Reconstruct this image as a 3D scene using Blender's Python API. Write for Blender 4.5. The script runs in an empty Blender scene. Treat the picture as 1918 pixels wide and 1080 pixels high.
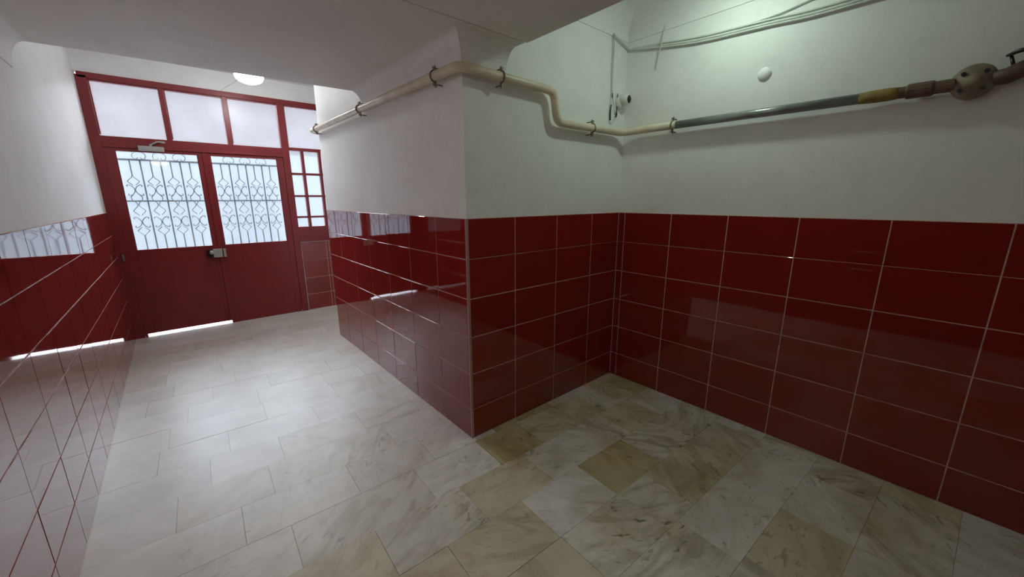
import bpy, bmesh, math, random
from mathutils import Vector, Matrix
random.seed(7)
S = bpy.context.scene
COL = S.collection
V = Vector

# ------------------------------------------------------------------ camera
cd = bpy.data.cameras.new('camera'); cam = bpy.data.objects.new('camera', cd); COL.objects.link(cam)
cd.sensor_width = 36.0; cd.lens = 725.14 / 1918 * 36.0; cd.clip_start = 0.05; cd.clip_end = 200
RT = V((0.75795233, -0.65230224, -0.00316944)); UP = V((0.14940514, 0.1688698, 0.97424899)); FW = V((0.63496958, 0.73890782, -0.22545257))
# the fit's yaw gives the camera's forward axis; columns are right, up, back
M = Matrix((RT, UP, -FW)).transposed().to_4x4()
M.translation = V((-1.301, -1.9243, 1.562)); cam.matrix_world = M
S.camera = cam

# ------------------------------------------------------------------ world, lights, exposure
SKY = 12.5
w = bpy.data.worlds.new('overcast_sky'); S.world = w; w.use_nodes = True
nt = w.node_tree; bg = nt.nodes['Background']
bg.inputs[0].default_value = (0.83, 0.90, 1.0, 1); bg.inputs[1].default_value = SKY
pl = bpy.data.lights.new('doorway_portal', 'AREA'); pl.shape = 'RECTANGLE'; pl.size = 2.6; pl.size_y = 3.0
pl.cycles.is_portal = True
po = bpy.data.objects.new('doorway_portal', pl); COL.objects.link(po)
po.location = (-0.6, 4.62, 1.45); po.rotation_euler = (-math.pi / 2, 0, 0)   # faces -Y, into the hall
ALCOVE_LAMP = 128.0
HALL_LAMP = 58.0
REAR_FILL = 19.0  # strength of the added out-of-view fill
S.view_settings.view_transform = 'Standard'; S.view_settings.look = 'None'
S.view_settings.exposure = 0.0; S.view_settings.gamma = 1.0; S.view_settings.use_curve_mapping = False
S.cycles.max_bounces = 12; S.cycles.diffuse_bounces = 8; S.cycles.glossy_bounces = 6
S.cycles.transparent_max_bounces = 16; S.cycles.transmission_bounces = 8
S.cycles.sample_clamp_indirect = 6.0; S.cycles.blur_glossy = 0.5
S.cycles.caustics_reflective = False; S.cycles.caustics_refractive = False

# ------------------------------------------------------------------ materials
def new_mat(name):
    m = bpy.data.materials.new(name); m.use_nodes = True
    return m, m.node_tree, m.node_tree.nodes['Principled BSDF']
def N(t, kind, **kw):
    n = t.nodes.new(kind)
    for k, v in kw.items(): setattr(n, k, v)
    return n
def link(t, a, b): t.links.new(a, b)
def ramp(t, fac, stops):
    r = N(t, 'ShaderNodeValToRGB'); e = r.color_ramp.elements
    while len(e) < len(stops): e.new(0.5)
    for x, (p, c) in zip(e, stops): x.position = p; x.color = (*c, 1) if len(c) == 3 else c
    link(t, fac, r.inputs[0]); return r.outputs[0]
def mix(t, fac, a, b, mode='MIX'):
    n = N(t, 'ShaderNodeMix', data_type='RGBA', blend_type=mode)
    for s, v in ((n.inputs[0], fac), (n.inputs[6], a), (n.inputs[7], b)):
        if hasattr(v, 'links'): link(t, v, s)
        elif isinstance(v, (int, float)): s.default_value = v
        else: s.default_value = (*v, 1)
    return n.outputs[2]
def noise(t, vec, scale, detail=3, rough=0.5, dist=0.0):
    n = N(t, 'ShaderNodeTexNoise'); n.inputs['Scale'].default_value = scale; n.inputs['Detail'].default_value = detail
    n.inputs['Roughness'].default_value = rough; n.inputs['Distortion'].default_value = dist
    if vec is not None: link(t, vec, n.inputs['Vector'])
    return n.outputs[0]
def bump(t, bsdf, h, strength, dist):
    b = N(t, 'ShaderNodeBump'); b.inputs['Strength'].default_value = strength; b.inputs['Distance'].default_value = dist
    link(t, h, b.inputs['Height']); link(t, b.outputs[0], bsdf.inputs['Normal'])

def plain(name, col, rough=0.5, metal=0.0, spec=0.5, var=0.08, nscale=30, bump_s=0.0, bscale=60):
    m, t, b = new_mat(name)
    g = N(t, 'ShaderNodeTexCoord').outputs['Object']
    lo = tuple(c * (1 - var) for c in col); hi = tuple(min(1, c * (1 + var)) for c in col)
    link(t, ramp(t, noise(t, g, nscale, 4), [(0.3, lo), (0.7, hi)]), b.inputs['Base Color'])
    b.inputs['Roughness'].default_value = rough; b.inputs['Metallic'].default_value = metal
    b.inputs['Specular IOR Level'].default_value = spec
    if bump_s: bump(t, b, noise(t, g, bscale, 3), bump_s, 0.002)
    return m

def paint_mat(name, col):
    m, t, b = new_mat(name)
    g = N(t, 'ShaderNodeTexCoord').outputs['Object']
    n1 = noise(t, g, 1.6, 4, 0.6)
    c = ramp(t, n1, [(0.3, tuple(x * 0.93 for x in col)), (0.65, col)])
    n2 = noise(t, g, 9, 5, 0.7, 0.6)
    c = mix(t, 0.5, c, mix(t, 1.0, c, ramp(t, n2, [(0.25, (0.88, 0.87, 0.84)), (0.5, (1, 1, 1))]), 'MULTIPLY'))
    link(t, c, b.inputs['Base Color']); b.inputs['Roughness'].default_value = 0.55
    b.inputs['Specular IOR Level'].default_value = 0.3
    h = noise(t, g, 130, 2); bump(t, b, h, 0.12, 0.002)
    return m
PAINT = paint_mat('white_wall_paint', (0.86, 0.86, 0.85))
CEIL = paint_mat('ceiling_paint', (0.82, 0.80, 0.77))

def tile_mat():
    m, t, b = new_mat('red_glazed_tile')
    tc = N(t, 'ShaderNodeTexCoord').outputs['Object']; oi = N(t, 'ShaderNodeObjectInfo').outputs['Random']
    off = N(t, 'ShaderNodeVectorMath', operation='ADD'); link(t, tc, off.inputs[0])
    sc = N(t, 'ShaderNodeVectorMath', operation='SCALE'); cmb = N(t, 'ShaderNodeCombineXYZ')
    link(t, oi, cmb.inputs[0]); link(t, oi, cmb.inputs[1]); link(t, cmb.outputs[0], sc.inputs[0]); sc.inputs['Scale'].default_value = 41.0
    link(t, sc.outputs[0], off.inputs[1])
    n = noise(t, off.outputs[0], 7, 4, 0.6)
    c = ramp(t, n, [(0.25, (0.225, 0.0150, 0.0115)), (0.75, (0.265, 0.0195, 0.0145))])
    c = mix(t, oi, c, mix(t, 1.0, c, (0.86, 0.84, 0.86), 'MULTIPLY'))
    link(t, c, b.inputs['Base Color']); b.inputs['Roughness'].default_value = 0.04
    b.inputs['Specular IOR Level'].default_value = 0.5
    b.inputs['Coat Weight'].default_value = 0.42; b.inputs['Coat Roughness'].default_value = 0.02; b.inputs['Coat IOR'].default_value = 1.6
    bump(t, b, noise(t, off.outputs[0], 5.5, 1), 0.08, 0.006)
    return m
TILE = tile_mat()
GROUT = plain('pink_grout', (0.62, 0.40, 0.35), 0.85, var=0.18, nscale=18)
TRIMM = plain('corner_trim_strip', (0.40, 0.22, 0.20), 0.4, var=0.1)

def marble_mat(name, base, vein, blot, amount, warm):
    m, t, b = new_mat(name)
    tc = N(t, 'ShaderNodeTexCoord').outputs['Object']; oi = N(t, 'ShaderNodeObjectInfo').outputs['Random']
    mul = N(t, 'ShaderNodeMath', operation='MULTIPLY'); link(t, oi, mul.inputs[0]); mul.inputs[1].default_value = 6.28 * 3
    rot = N(t, 'ShaderNodeVectorRotate', rotation_type='Z_AXIS'); link(t, tc, rot.inputs['Vector']); link(t, mul.outputs[0], rot.inputs['Angle'])
    cmb = N(t, 'ShaderNodeCombineXYZ'); m2 = N(t, 'ShaderNodeMath', operation='MULTIPLY'); link(t, oi, m2.inputs[0]); m2.inputs[1].default_value = 53.0
    for i in range(3): link(t, m2.outputs[0], cmb.inputs[i])
    add = N(t, 'ShaderNodeVectorMath', operation='ADD'); link(t, rot.outputs[0], add.inputs[0]); link(t, cmb.outputs[0], add.inputs[1])
    st = N(t, 'ShaderNodeMapping'); st.inputs['Scale'].default_value = (1.0, 3.2, 1.0); link(t, add.outputs[0], st.inputs['Vector'])
    g = N(t, 'ShaderNodeNewGeometry').outputs['Position']
    sx = N(t, 'ShaderNodeSeparateXYZ'); link(t, g, sx.inputs[0])
    dd = N(t, 'ShaderNodeMath', operation='SUBTRACT'); link(t, sx.outputs[0], dd.inputs[0]); link(t, sx.outputs[1], dd.inputs[1])
    zone = N(t, 'ShaderNodeMapRange'); link(t, dd.outputs[0], zone.inputs[0]); zone.inputs[1].default_value = -1.9; zone.inputs[2].default_value = 0.5
    zone.inputs[3].default_value = 0.15; zone.inputs[4].default_value = 1.0
    cl = noise(t, add.outputs[0], 3.0, 5, 0.55, 0.4)
    c = ramp(t, cl, [(0.3, tuple(x * 0.84 for x in base)), (0.62, base)])
    v1 = noise(t, st.outputs[0], 2.7, 8, 0.60, 1.1)
    f1 = ramp(t, v1, [(0.47, (0, 0, 0)), (0.62, (1, 1, 1))])
    fm = N(t, 'ShaderNodeMath', operation='MULTIPLY'); link(t, f1, fm.inputs[0]); am = N(t, 'ShaderNodeMath', operation='MULTIPLY'); link(t, zone.outputs[0], am.inputs[0]); am.inputs[1].default_value = amount; link(t, am.outputs[0], fm.inputs[1])
    c = mix(t, fm.outputs[0], c, vein)
    v2 = noise(t, st.outputs[0], 9.5, 3, 0.5, 0.8)
    f2 = ramp(t, v2, [(0.60, (0, 0, 0)), (0.70, (1, 1, 1))])
    mask = ramp(t, noise(t, add.outputs[0], 2.3, 2), [(0.42, (0, 0, 0)), (0.6, (1, 1, 1))])
    f2 = mix(t, 1.0, f2, mask, 'MULTIPLY')
    fm2 = N(t, 'ShaderNodeMath', operation='MULTIPLY'); link(t, f2, fm2.inputs[0]); wm = N(t, 'ShaderNodeMath', operation='MULTIPLY'); link(t, zone.outputs[0], wm.inputs[0]); wm.inputs[1].default_value = warm; link(t, wm.outputs[0], fm2.inputs[1])
    c = mix(t, fm2.outputs[0], c, blot)
    dirt = ramp(t, noise(t, g, 1.1, 5, 0.7), [(0.3, (0.90, 0.88, 0.82)), (0.6, (1, 1, 1))])
    c = mix(t, 0.7, c, mix(t, 1.0, c, dirt, 'MULTIPLY'))
    st1 = ramp(t, noise(t, g, 2.1, 6, 0.68, 0.5), [(0.46, (0, 0, 0)), (0.66, (1, 1, 1))])
    fm3 = N(t, 'ShaderNodeMath', operation='MULTIPLY'); link(t, st1, fm3.inputs[0]); zz = N(t, 'ShaderNodeMath', operation='MULTIPLY'); link(t, zone.outputs[0], zz.inputs[0]); zz.inputs[1].default_value = .75; link(t, zz.outputs[0], fm3.inputs[1])
    c = mix(t, fm3.outputs[0], c, mix(t, 1.0, c, (0.62, 0.54, 0.36), 'MULTIPLY'))
    fl = ramp(t, noise(t, g, 17, 4, 0.6, 0.6), [(0.60, (0, 0, 0)), (0.68, (1, 1, 1))])
    fmk = ramp(t, noise(t, g, 1.7, 2), [(0.47, (0, 0, 0)), (0.58, (1, 1, 1))])
    c = mix(t, mix(t, 1.0, mix(t, 1.0, fl, fmk, 'MULTIPLY'), zone.outputs[0], 'MULTIPLY'), c, mix(t, 1.0, c, (0.55, 0.52, 0.44), 'MULTIPLY'))
    link(t, c, b.inputs['Base Color'])
    link(t, ramp(t, noise(t, g, 14, 5, 0.7), [(0.3, (0.30,) * 3), (0.7, (0.40,) * 3)]), b.inputs['Roughness'])
    bump(t, b, noise(t, g, 38, 4, 0.7), 0.10, 0.003)
    return m
MARBLES = [marble_mat('marble_white', (0.72, 0.69, 0.60), (0.33, 0.29, 0.20), (0.20, 0.18, 0.12), 0.65, 0.95),
           marble_mat('marble_clear', (0.76, 0.74, 0.68), (0.44, 0.41, 0.34), (0.26, 0.25, 0.20), 0.35, 0.55),
           marble_mat('marble_cream', (0.67, 0.60, 0.46), (0.40, 0.31, 0.17), (0.25, 0.20, 0.11), 0.6, 0.6),
           marble_mat('marble_ochre', (0.56, 0.48, 0.28), (0.34, 0.26, 0.11), (0.20, 0.16, 0.07), 0.7, 0.8)]
JOINT = plain('floor_joint_mortar', (0.20, 0.17, 0.12), 0.9, var=0.2)

RED = plain('dark_red_enamel', (0.215, 0.0165, 0.020), 0.36, var=0.10, nscale=6, bump_s=0.15, bscale=40)
IRON = plain('grey_iron', (0.045, 0.055, 0.065), 0.6, var=0.15)
IRONL = plain('pale_iron', (0.16, 0.18, 0.20), 0.6, var=0.1)
PIPEC = plain('cream_pipe_paint', (0.66, 0.58, 0.43), 0.38, var=0.14, nscale=9, bump_s=0.2)
PIPES = plain('grey_pipe_steel', (0.30, 0.32, 0.30), 0.30, metal=0.6, var=0.2, nscale=9)
TAPE = plain('yellow_brown_sealing_tape', (0.23, 0.16, 0.035), 0.6, var=0.35, nscale=30, bump_s=0.4)
RUST = plain('brown_valve_paint', (0.12, 0.065, 0.042), 0.55, var=0.3, nscale=25, bump_s=0.4)
VALVE = plain('dull_beige_valve', (0.25, 0.19, 0.135), 0.55, var=0.2, nscale=25, bump_s=0.3)
CLAMP = plain('clamp_steel', (0.20, 0.18, 0.15), 0.5, metal=0.5, var=0.25)
PLAST = plain('white_plastic', (0.72, 0.73, 0.70), 0.4, var=0.04)
CABLE = plain('white_cable', (0.62, 0.64, 0.60), 0.5, var=0.08)
BLACK = plain('black_plastic', (0.012, 0.012, 0.012), 0.3, var=0.1)
GREYM = plain('grey_lock_metal', (0.42, 0.41, 0.38), 0.42, metal=0.3, var=0.1)
OUTW = plain('outside_lower_wall', (0.082, 0.087, 0.094), 0.9, var=0.05, nscale=0.8)
OUTW2 = plain('outside_upper_wall', (0.055, 0.051, 0.053), 0.9, var=0.05, nscale=0.8)
OUTG = plain('outside_paving', (0.55, 0.56, 0.58), 0.9, var=0.06, nscale=2)

def glass_mat(name, tint, haze, rough=0.05):
    m, t, b = new_mat(name); t.nodes.remove(b); out = t.nodes['Material Output']
    g = N(t, 'ShaderNodeTexCoord').outputs['Object']
    tr = N(t, 'ShaderNodeBsdfTransparent'); tr.inputs[0].default_value = (*tint, 1)
    tl = N(t, 'ShaderNodeBsdfTranslucent'); tl.inputs[0].default_value = (0.8, 0.82, 0.85, 1)
    gl = N(t, 'ShaderNodeBsdfGlossy'); gl.inputs['Roughness'].default_value = rough
    mx = N(t, 'ShaderNodeMixShader'); link(t, ramp(t, noise(t, g, 5, 4), [(0.3, (haze * 0.8,) * 3), (0.7, (haze * 1.2,) * 3)]), mx.inputs[0])
    link(t, tr.outputs[0], mx.inputs[1]); link(t, tl.outputs[0], mx.inputs[2])
    fr = N(t, 'ShaderNodeFresnel'); fr.inputs[0].default_value = 1.3
    m2 = N(t, 'ShaderNodeMixShader'); link(t, fr.outputs[0], m2.inputs[0]); link(t, mx.outputs[0], m2.inputs[1]); link(t, gl.outputs[0], m2.inputs[2])
    link(t, m2.outputs[0], out.inputs[0]); return m
GLASS = glass_mat('clear_glass', (0.93, 0.96, 0.97), 0.04)
GLASST = glass_mat('hazy_transom_glass', (0.92, 0.895, 0.89), 0.06, 0.30)

def lamp_mat(name, col, strength):
    m, t, b = new_mat(name)
    b.inputs['Base Color'].default_value = (0.9, 0.9, 0.9, 1); b.inputs['Roughness'].default_value = 0.2
    b.inputs['Emission Color'].default_value = (*col, 1); b.inputs['Emission Strength'].default_value = strength
    return m

# ------------------------------------------------------------------ mesh helpers
def make(name, bm, mat, parent=None, smooth=False):
    me = bpy.data.meshes.new(name); bmesh.ops.recalc_face_normals(bm, faces=bm.faces[:])
    if smooth:
        for f in bm.faces: f.smooth = True
    bm.to_mesh(me); bm.free(); me.materials.append(mat)
    o = bpy.data.objects.new(name, me); COL.objects.link(o)
    if parent: o.parent = parent
    return o
def bx(bm, x0, x1, y0, y1, z0, z1, bevel=0.0):
    r = bmesh.ops.create_cube(bm, size=1.0)
    for v in r['verts']:
        v.co = V((x0 + (v.co.x + .5) * (x1 - x0), y0 + (v.co.y + .5) * (y1 - y0), z0 + (v.co.z + .5) * (z1 - z0)))
    if bevel:
        es = list({e for v in r['verts'] for e in v.link_edges})
        bmesh.ops.bevel(bm, geom=es, offset=bevel, segments=2, affect='EDGES', profile=0.5)
def box(name, x0, x1, y0, y1, z0, z1, mat, parent=None, bevel=0.0):
    bm = bmesh.new(); bx(bm, x0, x1, y0, y1, z0, z1, bevel); return make(name, bm, mat, parent)
def tube(bm, pts, r, seg=8, cap=True):
    pts = [V(p) for p in pts]; n = len(pts)
    rs = r if isinstance(r, (list, tuple)) else [r] * n
    t0 = (pts[1] - pts[0]).normalized(); ref = V((0, 0, 1)) if abs(t0.z) < .9 else V((1, 0, 0))
    nrm = t0.cross(ref).normalized(); rings = []
    for i, p in enumerate(pts):
        t = ((pts[min(i + 1, n - 1)] - p).normalized() + (p - pts[max(i - 1, 0)]).normalized())
        t = t.normalized() if t.length > 1e-6 else t0
        nrm = (nrm - t * nrm.dot(t)).normalized(); bi = t.cross(nrm)
        rings.append([bm.verts.new(p + (nrm * math.cos(a) + bi * math.sin(a)) * rs[i]) for a in [2 * math.pi * k / seg for k in range(seg)]])
    for a, b in zip(rings, rings[1:]):
        for k in range(seg): bm.faces.new((a[k], a[(k + 1) % seg], b[(k + 1) % seg], b[k]))
    if cap: bm.faces.new(rings[0][::-1]); bm.faces.new(rings[-1])
def rounded(pts, rad, steps=6):
    pts = [V(p) for p in pts]; out = [pts[0]]
    for a, b, c in zip(pts, pts[1:], pts[2:]):
        d1 = (a - b).normalized(); d2 = (c - b).normalized(); q = min(rad, (a - b).length * .49, (c - b).length * .49)
        p0, p2 = b + d1 * q, b + d2 * q
        for k in range(steps + 1):
            s = k / steps; out.append(p0 * (1 - s) ** 2 + b * 2 * s * (1 - s) + p2 * s * s)
    out.append(pts[-1]); return out
def spline(pts, steps=5):
    pts = [V(p) for p in pts]; P = [pts[0]] + pts + [pts[-1]]; out = []
    for i in range(1, len(P) - 2):
        p0, p1, p2, p3 = P[i - 1:i + 3]
        for k in range(steps):
            s = k / steps
            out.append(0.5 * ((2 * p1) + (p2 - p0) * s + (2 * p0 - 5 * p1 + 4 * p2 - p3) * s * s + (3 * p1 - p0 - 3 * p2 + p3) * s ** 3))
    out.append(pts[-1]); return out
def lathe(bm, prof, center, axis, seg=32):
    axis = V(axis).normalized(); ref = V((0, 0, 1)) if abs(axis.z) < .9 else V((1, 0, 0))
    u = axis.cross(ref).normalized(); v = axis.cross(u); c = V(center); rings = []
    for r, h in prof:
        if r < 1e-5: rings.append([bm.verts.new(c + axis * h)])
        else: rings.append([bm.verts.new(c + axis * h + (u * math.cos(a) + v * math.sin(a)) * r) for a in [2 * math.pi * k / seg for k in range(seg)]])
    for a, b in zip(rings, rings[1:]):
        for k in range(seg):
            j = (k + 1) % seg
            if len(a) == 1 and len(b) == 1: continue
            if len(a) == 1: bm.faces.new((a[0], b[j], b[k]))
            elif len(b) == 1: bm.faces.new((a[k], a[j], b[0]))
            else: bm.faces.new((a[k], a[j], b[j], b[k]))
def struct(o): o['kind'] = 'structure'; return o
def thing(name, label, cat, loc=(0, 0, 0), group=None):
    o = bpy.data.objects.new(name, None); COL.objects.link(o); o.location = loc; o.empty_display_size = 0.1
    o['label'] = label; o['category'] = cat
    if group: o['group'] = group
    return o
def tag(o, label, cat, group=None):
    o['label'] = label; o['category'] = cat
    if group: o['group'] = group
    return o
def part(name, bm, mat, root, smooth=False):
    """a part built in world coordinates under a thing whose Empty stands at root.location"""
    for v in bm.verts: v.co -= root.location
    return make(name, bm, mat, root, smooth)

# ------------------------------------------------------------------ room shell
XL, XR, YD, YB, YF = -1.84, 1.535, 4.12, -4.2, 2.73
ZS, ZA, ZC = 2.40, 2.87, 3.03          # lowered soffit, alcove ceiling, hall ceiling
wall_left = struct(box('wall_left', XL - .2, XL, YB - .2, YD + .25, -.1, 3.2, PAINT))
wall_right = struct(box('wall_right', XR, XR + .2, YB - .2, 0, -.1, 3.2, PAINT))
wall_middle = struct(box('wall_middle', 0, XR + .2, 0, YF, -.1, 3.2, PAINT))
wall_recess = struct(box('wall_recess', XR, XR + .2, YF, YD + .25, -.1, 3.2, PAINT))
wall_back = struct(box('wall_back', XL, XR, YB - .2, YB, -.1, 3.2, PAINT))
bm = bmesh.new()
FT, FX = 2.815, 0.60                    # frame top, right end of the sidelight
bx(bm, XL, XR, YD, YD + .25, FT, 3.2)
bx(bm, FX, XR, YD, YD + .25, -.1, FT)
bx(bm, -.02, FX, YD, YD + .25, -.1, 0.985)
wall_front = struct(make('wall_front', bm, PAINT))
def poly_prism(name, pts, z0, z1, mat):
    bm = bmesh.new(); lo = [bm.verts.new((x, y, z0)) for x, y in pts]; hi = [bm.verts.new((x, y, z1)) for x, y in pts]; n = len(pts)
    bm.faces.new(lo[::-1]); bm.faces.new(hi)
    for i in range(n): bm.faces.new((lo[i], lo[(i + 1) % n], hi[(i + 1) % n], hi[i]))
    return make(name, bm, mat)
YE_L, YE_R = 1.57, 1.43                 # far edge of the lowered ceiling (slightly skewed)
XE = 0.31                               # its right edge over the alcove
GY = -0.175                             # groove across it
struct(poly_prism('ceiling_lowered', [(XL, GY + .009), (0, GY + .009), (XE, GY + .009), (XE, 0), (0, 0), (0, YE_R), (XL, YE_L)], ZS, ZA + .1, CEIL))
struct(box('ceiling_lowered', XL, XE, YB, GY - .009, ZS - .006, ZA + .1, CEIL))
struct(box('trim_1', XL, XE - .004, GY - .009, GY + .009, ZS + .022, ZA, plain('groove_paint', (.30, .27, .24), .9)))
struct(box('ceiling_alcove', XE, XR, YB, 0, ZA, ZA + .1, PAINT))
struct(poly_prism('ceiling', [(XL, 1.3), (0, 1.3), (0, YF), (XR, YF), (XR, YD), (XL, YD)], ZC, ZC + .12, PAINT))

# cornices: a concave cove swept along a wall line
def sweep(name, path, side, z_top, wd, ht, mat=PAINT, flat=0.012):
    """path: wall line points; side(+1/-1): room lies to the left/right of the direction of travel"""
    prof = [(0.0, -ht - flat), (0.006, -ht - flat), (0.006, -ht)]
    for k in range(1, 9):
        a = math.pi / 2 * k / 8; prof.append((0.006 + (wd - .006) * (1 - math.cos(a)), -ht + ht * math.sin(a)))
    prof += [(0.0, 0.0)]
    P = [V((x, y)) for x, y in path]; rings = []; bm = bmesh.new()
    nr = []
    for a, b in zip(P, P[1:]):
        d = (b - a).normalized(); nr.append(V((-d.y, d.x)) * side)
    for i, p in enumerate(P):
        if i == 0: m = nr[0]
        elif i == len(P) - 1: m = nr[-1]
        else:
            m = nr[i - 1] + nr[i]; m = m / m.length_squared * 2
        rings.append([bm.verts.new((p.x + m.x * w_, p.y + m.y * w_, z_top + h)) for w_, h in prof])
    n = len(prof)
    for a, b in zip(rings, rings[1:]):
        for k in range(n): bm.faces.new((a[k], a[(k + 1) % n], b[(k + 1) % n], b[k]))
    bm.faces.new(rings[0][::-1]); bm.faces.new(rings[-1])
    return struct(make(name, bm, mat))
sweep('trim_2', [(XL, YE_L - .005), (XL, YB)], 1, ZS, .075, .13)
sweep('trim_3', [(0, YE_R - .005), (0, 0), (XE - .005, 0)], -1, ZS, .105, .135)
sweep('trim_4', [(XE, 0), (XR, 0), (XR, YB)], -1, ZA, .14, .14)

# ------------------------------------------------------------------ wall tiles
TH, G = 0.006, 0.0028      # thickness, half joint
tile_cache = {}
def tile_mesh(wd, ht):
    key = (round(wd, 4), round(ht, 4))
    if key not in tile_cache:
        bm = bmesh.new(); c = 0.0012; d = []
        for dx, n in ((0, 0.0), (0, TH - .001), (c, TH)):
            d.append([bm.verts.new(p) for p in ((dx, -n, dx), (wd - dx, -n, dx), (wd - dx, -n, ht - dx), (dx, -n, ht - dx))])
        for a, b in zip(d, d[1:]):
            for k in range(4): bm.faces.new((a[k], a[(k + 1) % 4], b[(k + 1) % 4], b[k]))
        bm.faces.new(d[-1]); bm.faces.new(d[0][::-1])
        bmesh.ops.translate(bm, verts=bm.verts[:], vec=(-wd / 2, 0, -ht / 2))
        bmesh.ops.recalc_face_normals(bm, faces=bm.faces[:])
        me = bpy.data.meshes.new('tile'); bm.to_mesh(me); bm.free(); me.materials.append(TILE); tile_cache[key] = me
    return tile_cache[key]
def tiled(parent, org, u, us, zs, wob=0.0016):
    """org: point on the wall at u=0, u: horizontal direction; room side is u x z"""
    u = V(u); n = u.cross(V((0, 0, 1)))          # tile's local -Y looks along n
    rotm = Matrix((u, -n, V((0, 0, 1)))).transposed()
    L = us[-1] - us[0]; rr = random.Random(hash((round(org[0], 2), round(org[1], 2))) & 0xffff)
    bm = bmesh.new(); bx(bm, us[0], us[-1], -.0042, 0, zs[0], zs[-1])
    for v in bm.verts: v.co = rotm @ v.co + V(org)
    make('grout', bm, GROUT, parent)
    for a, b in zip(us, us[1:]):
        for z0, z1 in zip(zs, zs[1:]):
            o = bpy.data.objects.new('tile', tile_mesh(b - a - 2 * G, z1 - z0 - (2 * G if z1 < zs[-1] - .001 else G)))
            COL.objects.link(o); o.parent = parent
            c = V(org) + u * ((a + b) / 2) + V((0, 0, (z0 + z1) / 2 + (0 if z1 < zs[-1] - .001 else -G / 2)))
            R = rotm @ Matrix.Rotation(rr.gauss(0, wob), 3, 'X') @ Matrix.Rotation(rr.gauss(0, wob), 3, 'Z')
            o.matrix_basis = Matrix.Translation(c) @ R.to_4x4()
zs = [0, .209, .459, .709, .959, .1209 * 10, 1.449]
tiled(wall_middle, (0, 0, 0), (1, 0, 0), [.008, .377, .777, 1.177, 1.529], zs)
tiled(wall_middle, (0, 0, 0), (0, -1, 0), [-YF] + [-(.356 + .4 * k) for k in range(5, -1, -1)] + [-.008], zs)
tiled(wall_right, (XR, 0, 0), (0, -1, 0), [.0065, .0666] + [.0666 + .4 * k for k in range(1, 11)] + [4.2], zs)
zl = [0, .225, .467, .709, .949, 1.189, 1.431]
tiled(wall_left, (XL, 0, 0), (0, 1, 0), [YB] + [round(-4.0 + .1 + .4 * k, 3) for k in range(0, 20)] + [4.11], zl)
tiled(wall_front, (0, YD, 0), (1, 0, 0), [.0, .322, .362, .762, 1.162, 1.53], [0, .228, .467, .725, .975])
tiled(wall_front, (0, YD, 0), (1, 0, 0), [FX + .005, .762, 1.162, 1.53], [.975, 1.22, 1.46])
# corner strip of the projecting wall
bm = bmesh.new(); bx(bm, -.0075, .0075, -.0075, .0075, 0, 1.449, .002); make('corner_strip', bm, TRIMM, wall_middle)

# ------------------------------------------------------------------ floor
bm = bmesh.new(); bx(bm, XL, XR, YB, YD + .02, -.1, -.004)
floor = struct(make('floor', bm, JOINT))
def clip(poly, axis, val, keep_less):
    out = []; n = len(poly)
    for i in range(n):
        a, b = poly[i], poly[(i + 1) % n]
        ia = (a[axis] <= val) == keep_less or a[axis] == val; ib = (b[axis] <= val) == keep_less or b[axis] == val
        if ia: out.append(a)
        if ia != ib:
            t = (val - a[axis]) / (b[axis] - a[axis]); out.append((a[0] + (b[0] - a[0]) * t, a[1] + (b[1] - a[1]) * t))
    return out
def area(p): return abs(sum(p[i][0] * p[(i + 1) % len(p)][1] - p[(i + 1) % len(p)][0] * p[i][1] for i in range(len(p)))) / 2 if len(p) > 2 else 0
PITCH, SL = 0.293, -0.04
known = {0: [-1.10, -.46, -.02, .317, .543, .95, 1.35], 1: [-1.35, -.80, -.33, .12, .50, .86, 1.22], 2: [-1.5, -1.05, -.58, -.14, .30, .72, 1.13],
         3: [-1.2, -.68, -.145, .30, .54, 1.04, 1.42], 4: [-1.4, -.9, -.3, .36, .92, 1.39], 5: [-1.1, -.55, -.1, .40, .84, 1.26],
         -1: [-1.27, -.75, -.30], -2: [-1.52, -1.105, -.415], -3: [-1.365, -1.0, -.5, -.1], -4: [-1.6, -1.25, -.72, -.25],
         -6: [-1.445, -1.0, -.5, -.18], -8: [-1.52, -1.1, -.62, -.2]}
kind_of = {(4, 1): 3, (4, 2): 2, (2, 5): 3, (3, 3): 0, (0, 4): 2, (0, 3): 3, (1, 3): 2, (3, 5): 2, (1, 4): 1, (2, 4): 1, (3, 2): 2, (3, 4): 0, (2, 2): 2, (5, 3): 0}
nslab = 0
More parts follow.
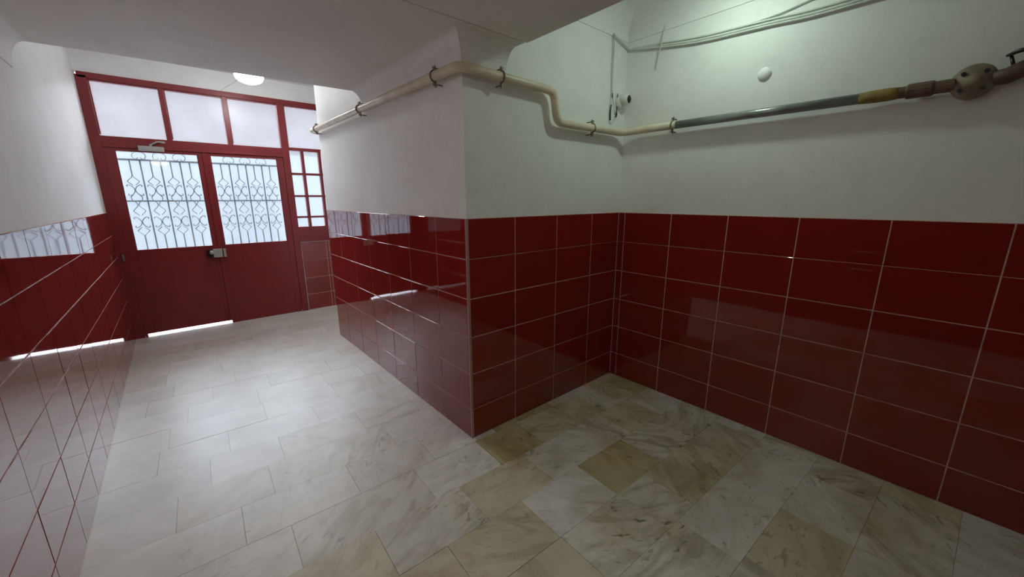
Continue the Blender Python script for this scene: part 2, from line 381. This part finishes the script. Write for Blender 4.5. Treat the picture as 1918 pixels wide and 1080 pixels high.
for r in range(-15, 15):
    y_hi = lambda x, r=r: -.045 + SL * x - PITCH * r
    js = known.get(r)
    if not js:
        js = []; x = XL + random.uniform(.15, .5)
        while x < XR - .12: js.append(x); x += random.uniform(.34, .56)
    else:
        js = list(js); x = js[-1] + random.uniform(.34, .5)
        while x < XR - .12: js.append(x); x += random.uniform(.34, .56)
    xs = [XL - .1] + js + [XR + .1]
    for i, (a, b) in enumerate(zip(xs, xs[1:])):
        g = .0008 if r > -2 else .0006
        a += g; b -= g
        P = [(a, y_hi(a) - PITCH + g), (b, y_hi(b) - PITCH + g), (b - SL * PITCH, y_hi(b) - g), (a - SL * PITCH, y_hi(a) - g)]
        for ax, v_, less in ((0, XL, False), (0, XR, True), (1, YB, False), (1, YD, True)):
            if len(P) > 2: P = clip(P, ax, v_, less)
        if len(P) < 3 or area(P) < .002: continue
        Pr = clip(P, 0, 0, False)
        pieces = [clip(P, 0, 0, True)]
        if len(Pr) > 2: pieces += [clip(Pr, 1, 0, True), clip(Pr, 1, YF, False)]
        pieces = [p for p in pieces if len(p) > 2 and area(p) > 1e-5]
        if sum(area(p) for p in pieces) < .002: continue
        cx = sum(p[0] for q in pieces for p in q) / sum(len(q) for q in pieces); cy = sum(p[1] for q in pieces for p in q) / sum(len(q) for q in pieces)
        bm = bmesh.new(); dz = random.uniform(-.0006, .0006)
        for q in pieces:
            lo = [bm.verts.new((x - cx, y - cy, -.02)) for x, y in q]; hi = [bm.verts.new((x - cx, y - cy, dz)) for x, y in q]
            bm.faces.new(hi); bm.faces.new(lo[::-1])
            for k in range(len(q)): bm.faces.new((lo[k], lo[(k + 1) % len(q)], hi[(k + 1) % len(q)], hi[k]))
        k = kind_of.get((r, i))
        if k is None:
            k = random.choices([0, 1, 2, 3], [5, 4, 3.2, 1.0] if (cx > -.5 and cy < 0) else ([3, 8, .6, 0] if cy < .5 else [2, 8, 0, 0]))[0]
        o = make('marble_slab', bm, MARBLES[k], floor); o.location = (cx, cy, 0); nslab += 1
print('slabs', nslab)

# ------------------------------------------------------------------ entrance: frame, transom, sidelight, doors
F0, F1 = 4.095, 4.165      # frame front and back
frame = bpy.data.objects.new('trim_5', None); COL.objects.link(frame); struct(frame)
def rail(name, x0, x1, z0, z1, y0=F0, y1=F1, parent=frame, bev=.003, mat=RED): return box(name, x0, x1, y0, y1, z0, z1, mat, parent, bev)
rail('jamb', XL, -1.755, 0, FT - .03)
rail('head_rail', XL + .015, FX, 2.757, FT)
rail('middle_rail', -1.755, -.095, 2.125, 2.218)
rail('lip', -1.755, -.095, 2.105, 2.13, F0 - .012, F1)
rail('post', -.095, -.012, 0, 2.757, F0 - .004)
rail('sidelight_rail', -.012, FX, 2.196, 2.236)
rail('sidelight_jamb', .568, FX, 1.0, 2.757)
rail('sill_panel', -.012, FX, .985, 1.195, F0 + .004)
rail('sill_moulding', -.012, FX, 1.045, 1.065, F0 - .006, F1)
rail('rebate', -1.755, -1.735, 0, 2.125, 4.151, F1)
rail('rebate', -.115, -.095, 0, 2.125, 4.151, F1)
# transom window
win1 = bpy.data.objects.new('window_1', None); COL.objects.link(win1); struct(win1)
for x0, x1 in ((-1.228, -1.180), (-.664, -.616)): rail('mullion', x0, x1, 2.218, 2.757, parent=win1)
for x0, x1 in ((-1.755, -1.228), (-1.180, -.664), (-.616, -.095), (-.012, .568)):
    rail('bead', x0, x1, 2.744, 2.757, F0 + .02, F1, win1, .001); rail('bead', x0, x0 + .010, 2.236, 2.744, F0 + .02, F1, win1, .001)
    box('pane', x0, x1, 4.140, 4.146, 2.218 if x0 < -.05 else 2.236, 2.757, GLASST, win1)
# sidelight window of small panes
win2 = bpy.data.objects.new('window_2', None); COL.objects.link(win2); struct(win2)
cols = [(-.012, .128), (.163, .345), (.380, .568)]; rows = [(1.885 + .03, 2.196), (1.622, 1.885), (1.340, 1.595), (1.195, 1.312)]
for a, b in zip(cols, cols[1:]): rail('glazing_bar', a[1], b[0], 1.195, 2.196, F0 + .01, F1, win2)
for a, b in zip(rows, rows[1:]): rail('glazing_bar', -.012, .568, b[1], a[0], F0 + .014, F1 - .002, win2)
for x0, x1 in cols:
    for z0, z1 in rows: box('pane', x0 - .004, x1 + .004, 4.138, 4.143, z0 - .004, z1 + .004, GLASS, win2)

# wrought grille pieces
def scroll_col(bm, u, ztop, zmid, zbot, r=.0042):
    """one ornamental bar centred on x=u: plain rod, ogee diamonds and back-to-back C scrolls above and below the middle rail"""
    y = 4.176; P = lambda du, z: (u + du, y, z)
    def half(z_rod, z_d_top, s):      # s=-1 going down from the top rod towards the middle, +1 from the bottom rod up
        H = abs(s)
        tube(bm, [P(0, z_rod), P(0, z_d_top)], .0068, 6)
        d = lambda dz: z_d_top + s * dz
        for e in (-1, 1):
            tube(bm, spline([P(0, z_d_top), P(e * .010, d(.022)), P(e * .030, d(.043)), P(e * .046, d(.060)), P(e * .050, d(.072))], 4), r, 5)
            tube(bm, spline([P(e * .048, d(.066)), P(e * .036, d(.082)), P(e * .020, d(.096)), P(e * .012, d(.108))], 4), r, 5)
            # C scroll, open side outwards
            c = [P(e * .056, d(.122)), P(e * .062, d(.110)), P(e * .050, d(.102)), P(e * .034, d(.108)), P(e * .012, d(.130)), P(e * .003, d(.160)),
                 P(e * .012, d(.190)), P(e * .034, d(.212)), P(e * .050, d(.218)), P(e * .062, d(.210)), P(e * .056, d(.198))]
            tube(bm, spline(c, 3), r * 1.15, 5)
        return d
    d = half(ztop, ztop - .165, -1)
    for e in (-1, 1):
        tube(bm, spline([P(e * .006, d(.175)), P(e * .018, d(.200)), P(e * .036, d(.222)), P(e * .046, d(.240)), P(e * .038, zmid)], 4), r, 5)
        tube(bm, spline([P(e * .024, zmid), P(e * .006, zmid - .035), P(e * .008, zmid - .055), P(e * .028, zmid - .080), P(e * .048, zmid - .105),
                         P(e * .040, zmid - .125), P(e * .018, zmid - .145), P(e * .012, zmid - .160)], 4), r, 5)
    half(zbot, zbot + .150, 1)
def grille(parent, x0, x1, z0, z1):
    g = bpy.data.objects.new('grille', None); COL.objects.link(g); g.parent = parent
    y = 4.176; zt, zm = z1 - .078, z0 + .535; st = (x1 - x0) / 8 * .985
    xs = [x0 + .008 + st * i for i in range(1, 8)]
    bm = bmesh.new(); bx(bm, x0 - .02, x1 + .02, y - .004, y + .004, zt - .010, zt + .010); make('top_rail', bm, IRONL, g)
    bm = bmesh.new(); bx(bm, x0 - .02, x1 + .02, y - .006, y + .006, zm - .008, zm + .008); make('middle_rail', bm, IRON, g)
    for i, u in enumerate(xs):
        bm = bmesh.new()
        if i % 2 == 0: scroll_col(bm, u, zt, zm, z0 - .01); make('scroll_bar', bm, IRON, g)
        else:
            bx(bm, u - .0068, u + .0068, y - .006, y + .006, z0 - .02, zt); make('straight_bar', bm, IRON, g)
            bm = bmesh.new()
            for e in (-1, 1):
                a = [(u + e * .010, y, zt + .030), (u + e * .020, y, zt + .014), (u + e * .040, y, zt + .012), (u + e * .055, y, zt + .034), (u + e * .052, y, zt + .060), (u + e * .030, y, zt + .080), (u, y, zt + .088)]
                tube(bm, spline(a, 4), .0042, 5)
            make('crown_scroll', bm, IRONL, g)

D0, D1 = 4.100, 4.150
def leaf(name, x0, x1, gx0, gx1, z0, kick=None):
    d = bpy.data.objects.new(name, None); COL.objects.link(d); struct(d)
    gz0, gz1 = 1.016, 2.072
    box('stile', x0, gx0, D0, D1, z0, 2.104, RED, d, .002); box('stile', gx1, x1, D0, D1, z0, 2.104, RED, d, .002)
    box('top_rail', gx0, gx1, D0, D1, gz1, 2.104, RED, d, .002); box('lower_panel', gx0, gx1, D0 + .004, D1, z0, gz0 - .028, RED, d, .002)
    box('lock_rail', gx0, gx1, D0, D1, gz0 - .028, gz0, RED, d, .002)
    for q in ((gx0, gx0 + .008, gz0, gz1), (gx1 - .008, gx1, gz0, gz1)): box('bead', q[0], q[1], D0 + .012, D0 + .03, q[2], q[3], RED, d, .001)
    box('pane', gx0, gx1, 4.138, 4.143, gz0, gz1, GLASS, d)
    grille(d, gx0, gx1, gz0, gz1)
    return d
door1 = leaf('door_1', -1.7545, -.9205, -1.672, -.980, .038)
door2 = leaf('door_2', -.9195, -.0965, -.864, -.166, .004)
box('astragal', -.938, -.902, D0 - .012, D0 + .001, .045, 2.10, RED, door2, .003)
box('foot_block', -1.752, -1.732, D0 + .002, D1, .0, .040, RED, door1)
# rim lock with knob
lk = box('lock_case', -.998, -.905, 4.052, 4.100, .868, .972, GREYM, door1, .006)
bm = bmesh.new(); bx(bm, -1.058, -.998, 4.058, 4.100, .872, .965, .008); make('lock_cylinder_box', bm, BLACK, door1)
bm = bmesh.new(); lathe(bm, [(0, 0), (.010, 0), (.010, .018), (.021, .022), (.024, .034), (.018, .044), (0, .046)], (-1.012, 4.062, .935), (0, -1, 0), 20); make('latch_knob', bm, GREYM, door1, True)
box('strike_box', -.896, -.868, 4.060, 4.100, .866, .968, GREYM, door2, .004)
# overhead closer with its folded arm
box('closer_body', -1.482, -1.268, 4.045, 4.100, 2.085, 2.135, GREYM, door1, .008)
bm = bmesh.new(); tube(bm, [(-1.375, 4.07, 2.135), (-1.375, 4.07, 2.155)], .012, 10); tube(bm, [(-1.375, 4.07, 2.152), (-1.315, 4.03, 2.182)], .008, 6); tube(bm, [(-1.315, 4.03, 2.182), (-1.285, 4.10, 2.190)], .008, 6)
bx(bm, -1.32, -1.25, 4.082, 4.096, 2.178, 2.198); make('closer_arm', bm, GREYM, door1)
bm = bmesh.new(); tube(bm, [(-1.79, 4.088, .90), (-1.79, 4.088, .985)], .011, 10); make('hinge', bm, CLAMP, door1)
bm = bmesh.new(); tube(bm, [(-.098, 4.088, .0), (-.098, 4.088, .030)], .007, 8); make('drop_bolt', bm, GREYM, door2)

# ------------------------------------------------------------------ outside
struct(box('ground_outside', -22, 22, 4.14, 22, -.14, -.02, OUTG))
struct(box('wall_outside', -12, 12, 9.2, 9.4, -.14, 2.62, OUTW))
struct(box('wall_outside_far', -22, 22, 22, 22.4, -.14, 6.6, OUTW2))

# ------------------------------------------------------------------ gas pipe
PR = .0265
gas = thing('gas_pipe', 'cream painted gas pipe with a zigzag bend clamped along the upper walls', 'pipe', (0, -.055, 2.23))
o_ = .055
main = [(.30, YF + .058, 2.268), (-o_, YF + .058, 2.268), (-o_, 1.3, 2.258), (-o_, -o_, 2.240), (.665, -o_, 2.232), (.700, -o_, 2.05), (1.42, -o_ - .005, 2.056), (XR - o_, -.14, 2.066), (XR - o_, -.47, 2.066)]
bm = bmesh.new(); tube(bm, rounded([main[0]] + main[1:], .055, 7), PR, 16); part('painted_run', bm, PIPEC, gas, True)
bm = bmesh.new(); tube(bm, [(XR - o_, -.46, 2.066), (XR - o_, -1.47, 2.060)], PR * .98, 16); part('bare_steel_run', bm, PIPES, gas, True)
bm = bmesh.new(); tube(bm, [(XR - o_, -1.45, 2.060), (XR - o_, -1.49, 2.060), (XR - o_, -1.56, 2.060), (XR - o_, -1.60, 2.06)], [PR, PR * 1.12, PR * 1.16, PR], 16); part('sealing_tape', bm, TAPE, gas, True)
bm = bmesh.new(); tube(bm, [(XR - o_, -1.58, 2.06), (XR - o_, -1.62, 2.06), (XR - o_, -1.63, 2.06), (XR - o_, -1.71, 2.06), (XR - o_, -1.72, 2.06), (XR - o_, -1.78, 2.06)], [PR, PR, PR * 1.3, PR * 1.3, PR * 1.05, PR * 1.1], 12); part('threaded_union', bm, RUST, gas, False)
bm = bmesh.new(); lathe(bm, [(0, 0), (.060, 0), (.070, .010), (.072, .045), (.066, .055), (.030, .060), (.026, .072), (0, .074)], (XR - .015, -1.835, 2.062), (-1, 0, 0), 28)
vb = part('valve_body', bm, VALVE, gas, True)
for a in (45, 135, 225, 315):
    bm = bmesh.new(); lathe(bm, [(0, .05), (.009, .05), (.009, .064), (0, .064)], (XR - .015, -1.835 + .048 * math.cos(math.radians(a)), 2.062 + .048 * math.sin(math.radians(a))), (-1, 0, 0), 6)
    part('flange_bolt', bm, BLACK, gas)
bm = bmesh.new(); tube(bm, [(XR - o_, -1.89, 2.062), (XR - o_, -1.93, 2.066), (XR - o_, -1.97, 2.085), (XR - o_, -2.03, 2.10), (XR - o_, -2.9, 2.10)], [PR * 1.1, PR * 1.25, PR * 1.3, PR * 1.2, PR], 14); part('brown_outlet_run', bm, RUST, gas, True)
bm = bmesh.new(); tube(bm, [(XR - .045, -1.915, 2.148), (XR - .075, -1.94, 2.152), (XR - .085, -2.04, 2.17)], [.006, .009, .011], 8); tube(bm, [(XR - .045, -1.95, 2.07), (XR - .045, -1.925, 2.150)], .006, 8); part('valve_lever', bm, BLACK, gas, True)
def clamp(c, ax, wall, root=gas):
    """half ring round the pipe at c; ax: pipe direction, wall: direction towards the wall; lugs with bolts above and below"""
    c = V(c); wv = V(wall); up = V((0, 0, 1)); ax = V(ax)
    bm = bmesh.new(); pts = []
    for k in range(-9, 10):
        a = math.radians(k * 11.5); pts.append(c - wv * math.cos(a) * (PR + .0035) + up * math.sin(a) * (PR + .0035))
    pts = [c + up * -(PR + .030) + wv * .004] + pts + [c + up * (PR + .030) + wv * .004]
    tube(bm, pts, .0048, 6)
    cl = part('pipe_clamp', bm, CLAMP, root)
    for s in (-1, 1):
        bm = bmesh.new(); p = c + up * s * (PR + .016); tube(bm, [p - wv * .006, p + wv * .050], .0042, 6)
        tube(bm, [p - wv * .011, p - wv * .004], .0080, 6)
        for v in bm.verts: v.co -= root.location
        make('clamp_bolt', bm, CLAMP, cl)
for y, z in ((2.60, 2.267), (1.371, 2.259), (.195, 2.2425)): clamp((-o_, y, z), (0, 1, 0), (1, 0, 0))
for x, z in ((.231, 2.2365), (1.067, 2.0535)): clamp((x, -o_, z), (1, 0, 0), (0, 1, 0))
clamp((XR - o_, -.443, 2.066), (0, 1, 0), (1, 0, 0))

# ------------------------------------------------------------------ lamps
def dome_lamp(label, LC, ceil_z, mat, k=1.0):
    hl = thing('ceiling_lamp', label, 'lamp', (LC[0], LC[1], ceil_z)); e = (ceil_z - LC[2]) / k
    L = lambda prof: [(r * k, h * k) for r, h in prof]
    bm = bmesh.new(); lathe(bm, L([(0, e), (.10, e), (.105, e * .6), (.150, .03), (.154, .012), (.150, 0), (0, 0)]), LC, (0, 0, 1), 40); part('lamp_base', bm, PLAST, hl, True)
    bm = bmesh.new(); lathe(bm, L([(.147, .001), (.145, -.018), (.134, -.040), (.114, -.058), (.085, -.072), (.05, -.081), (.02, -.085), (0, -.085)]), LC, (0, 0, 1), 40)
    part('glass_shade', bm, mat, hl, True)
    bm = bmesh.new(); lathe(bm, L([(0, -.083), (.013, -.085), (.012, -.095), (.005, -.102), (0, -.103)]), LC, (0, 0, 1), 16); part('finial', bm, GREYM, hl, True)
dome_lamp('lit white glass dome lamp on the ceiling before the red entrance door', (-.490, 3.20, 2.812), ZC, lamp_mat('lit_shade_glass', (0.97, 1.0, 1.0), HALL_LAMP), .88)
dome_lamp('added unseen dome fill lamp on the lowered ceiling beside the corridor wall', (-1.35, -1.0, ZS - .05), ZS, lamp_mat('fill_shade_glass', (1.0, 0.96, 0.93), REAR_FILL))  # out-of-view fill, added to brighten the corridor wall and soffit
bm = bmesh.new(); tube(bm, [(-.66, 4.116, FT + .003), (-.60, 4.114, 2.866), (-.48, 4.114, 2.956), (-.44, 4.10, ZC - .004), (-.48, 3.29, ZC - .004)], .003, 6)
tag(make('lamp_cable', bm, CABLE, None, True), 'thin cable rising slantwise from the red door frame to the dome lamp', 'cable')

dome_lamp('small frosted dome lamp on the ceiling above the dark tiled alcove', (1.08, -.86, ZA - .045), ZA, lamp_mat('greenish_shade_glass', (0.78, 1.0, 0.84), ALCOVE_LAMP), .38)

# ------------------------------------------------------------------ security camera, cables, sensor
sc_ = thing('security_camera', 'white stub security camera with black lens in the corner above the gas pipe', 'camera', (1.44, 0, 2.30))
bm = bmesh.new(); lathe(bm, [(0, 0), (.046, 0), (.049, .008), (.045, .024), (.030, .036), (0, .040)], (1.450, 0, 2.285), (0, -1, 0), 24); part('wall_mount', bm, PLAST, sc_, True)
dr = V((.10, -.95, -.06)).normalized(); c0 = V((1.452, -.014, 2.302))
bm = bmesh.new(); lathe(bm, [(0, 0), (.036, 0), (.041, .012), (.041, .058), (.036, .070), (.030, .072), (0, .072)], c0, dr, 28); part('housing', bm, PLAST, sc_, True)
bm = bmesh.new(); lathe(bm, [(0, .068), (.026, .068), (.028, .074), (.020, .080), (0, .082)], c0, dr, 24); part('lens', bm, BLACK, sc_, True)
bm = bmesh.new(); tube(bm, spline([(1.425, -.006, 2.345), (1.415, -.012, 2.32), (1.418, -.010, 2.26), (1.420, -.008, 2.20)], 4), .0032, 6); part('lead', bm, BLACK, sc_, True)

def cable(name, pts, r, mat, label): 
    bm = bmesh.new(); tube(bm, spline(pts, 5), r, 6); return tag(make(name, bm, mat, None, True), label, 'cable')
hc = thing('camera_cable', 'pair of thin white cables hanging down the wall corner and looping beside the security camera', 'cable', (1.35, 0, 2.4))
for k, (dx, r) in enumerate(((0, .0030), (.010, .0034))):
    bm = bmesh.new(); tube(bm, spline([(1.322 + dx, -.008, 2.722), (1.338 + dx, -.008, 2.66), (1.340 + dx * .6, -.008, 2.50), (1.345 + dx * .3, -.008, 2.38), (1.355 + dx, -.008, 2.30),
        (1.385 + dx, -.009, 2.23), (1.405, -.01, 2.20)] if k else [(1.322, -.008, 2.722), (1.330, -.008, 2.64), (1.332, -.008, 2.48), (1.345, -.008, 2.32), (1.333, -.008, 2.25), (1.336, -.008, 2.16), (1.350, -.009, 2.118), (1.385, -.01, 2.150), (1.420, -.01, 2.185)], 5), r, 6)
    part('cable_strand', bm, CABLE, hc, True)
bm = bmesh.new(); tube(bm, [(1.350, -.009, 2.335), (1.351, -.009, 2.305)], .0055, 8); tube(bm, spline([(1.341, -.010, 2.255), (1.335, -.010, 2.21), (1.338, -.010, 2.145)], 4), .0058, 8); tube(bm, spline([(1.408, -.01, 2.215), (1.416, -.011, 2.195), (1.405, -.011, 2.175)], 4), .006, 8)
part('cable_connectors', bm, BLACK, hc, True)

bc = thing('cable_bundle', 'bundle of pale cables sagging along the top of the green lit wall', 'cable', (XR, -.5, 2.6))
def strand(path, r, mat=CABLE, nm='cable_strand'):
    bm = bmesh.new(); tube(bm, spline(path, 6), r, 7); return part(nm, bm, mat, bc, True)
base = [(1.315, -.024, 2.722), (1.40, -.022, 2.700), (1.522, -.020, 2.668), (XR - .012, -.05, 2.660), (XR - .012, -.283, 2.625), (XR - .012, -.55, 2.588), (XR - .012, -.80, 2.572), (XR - .012, -.987, 2.562), (XR - .012, -1.16, 2.548), (XR - .012, -1.37, 2.545), (XR - .012, -1.9, 2.54)]
for dz, r, dn in ((0, .0075, 0), (.017, .0065, .002), (-.014, .006, .003)):
    strand([(x - (dn if x > 1.5 else 0), y, z + (dz * min(1, max(0, (-y) * 3)))) for x, y, z in base], r)
strand([(XR - .010, -.80, 2.590), (XR - .010, -1.0, 2.598), (XR - .010, -1.10, 2.612), (XR - .010, -1.30, 2.645), (XR - .010, -1.6, 2.70)], .004)
bm = bmesh.new(); tube(bm, spline([(XR - .012, -.300, 2.745), (XR - .020, -.300, 2.70), (XR - .026, -.288, 2.62), (XR - .020, -.275, 2.57), (XR - .015, -.258, 2.485)], 5), .0042, 6)
tag(make('hanging_strap', bm, CABLE, None, True), 'short pale strap hanging from the cornice over the cable bundle', 'strap')

sd = thing('motion_sensor', 'small white domed motion sensor alone on the green lit wall above the steel pipe', 'sensor', (XR, -.973, 2.287))
bm = bmesh.new(); lathe(bm, [(0, 0), (.036, 0), (.038, .003), (.035, .006), (0, .007)], (XR, -.973, 2.290), (-1, 0, 0), 28); part('sensor_base', bm, PAINT, sd, True)
bm = bmesh.new(); lathe(bm, [(.033, .005), (.031, .011), (.023, .017), (.010, .021), (0, .0215)], (XR, -.973, 2.290), (-1, 0, 0), 28); part('dome', bm, PAINT, sd, True)
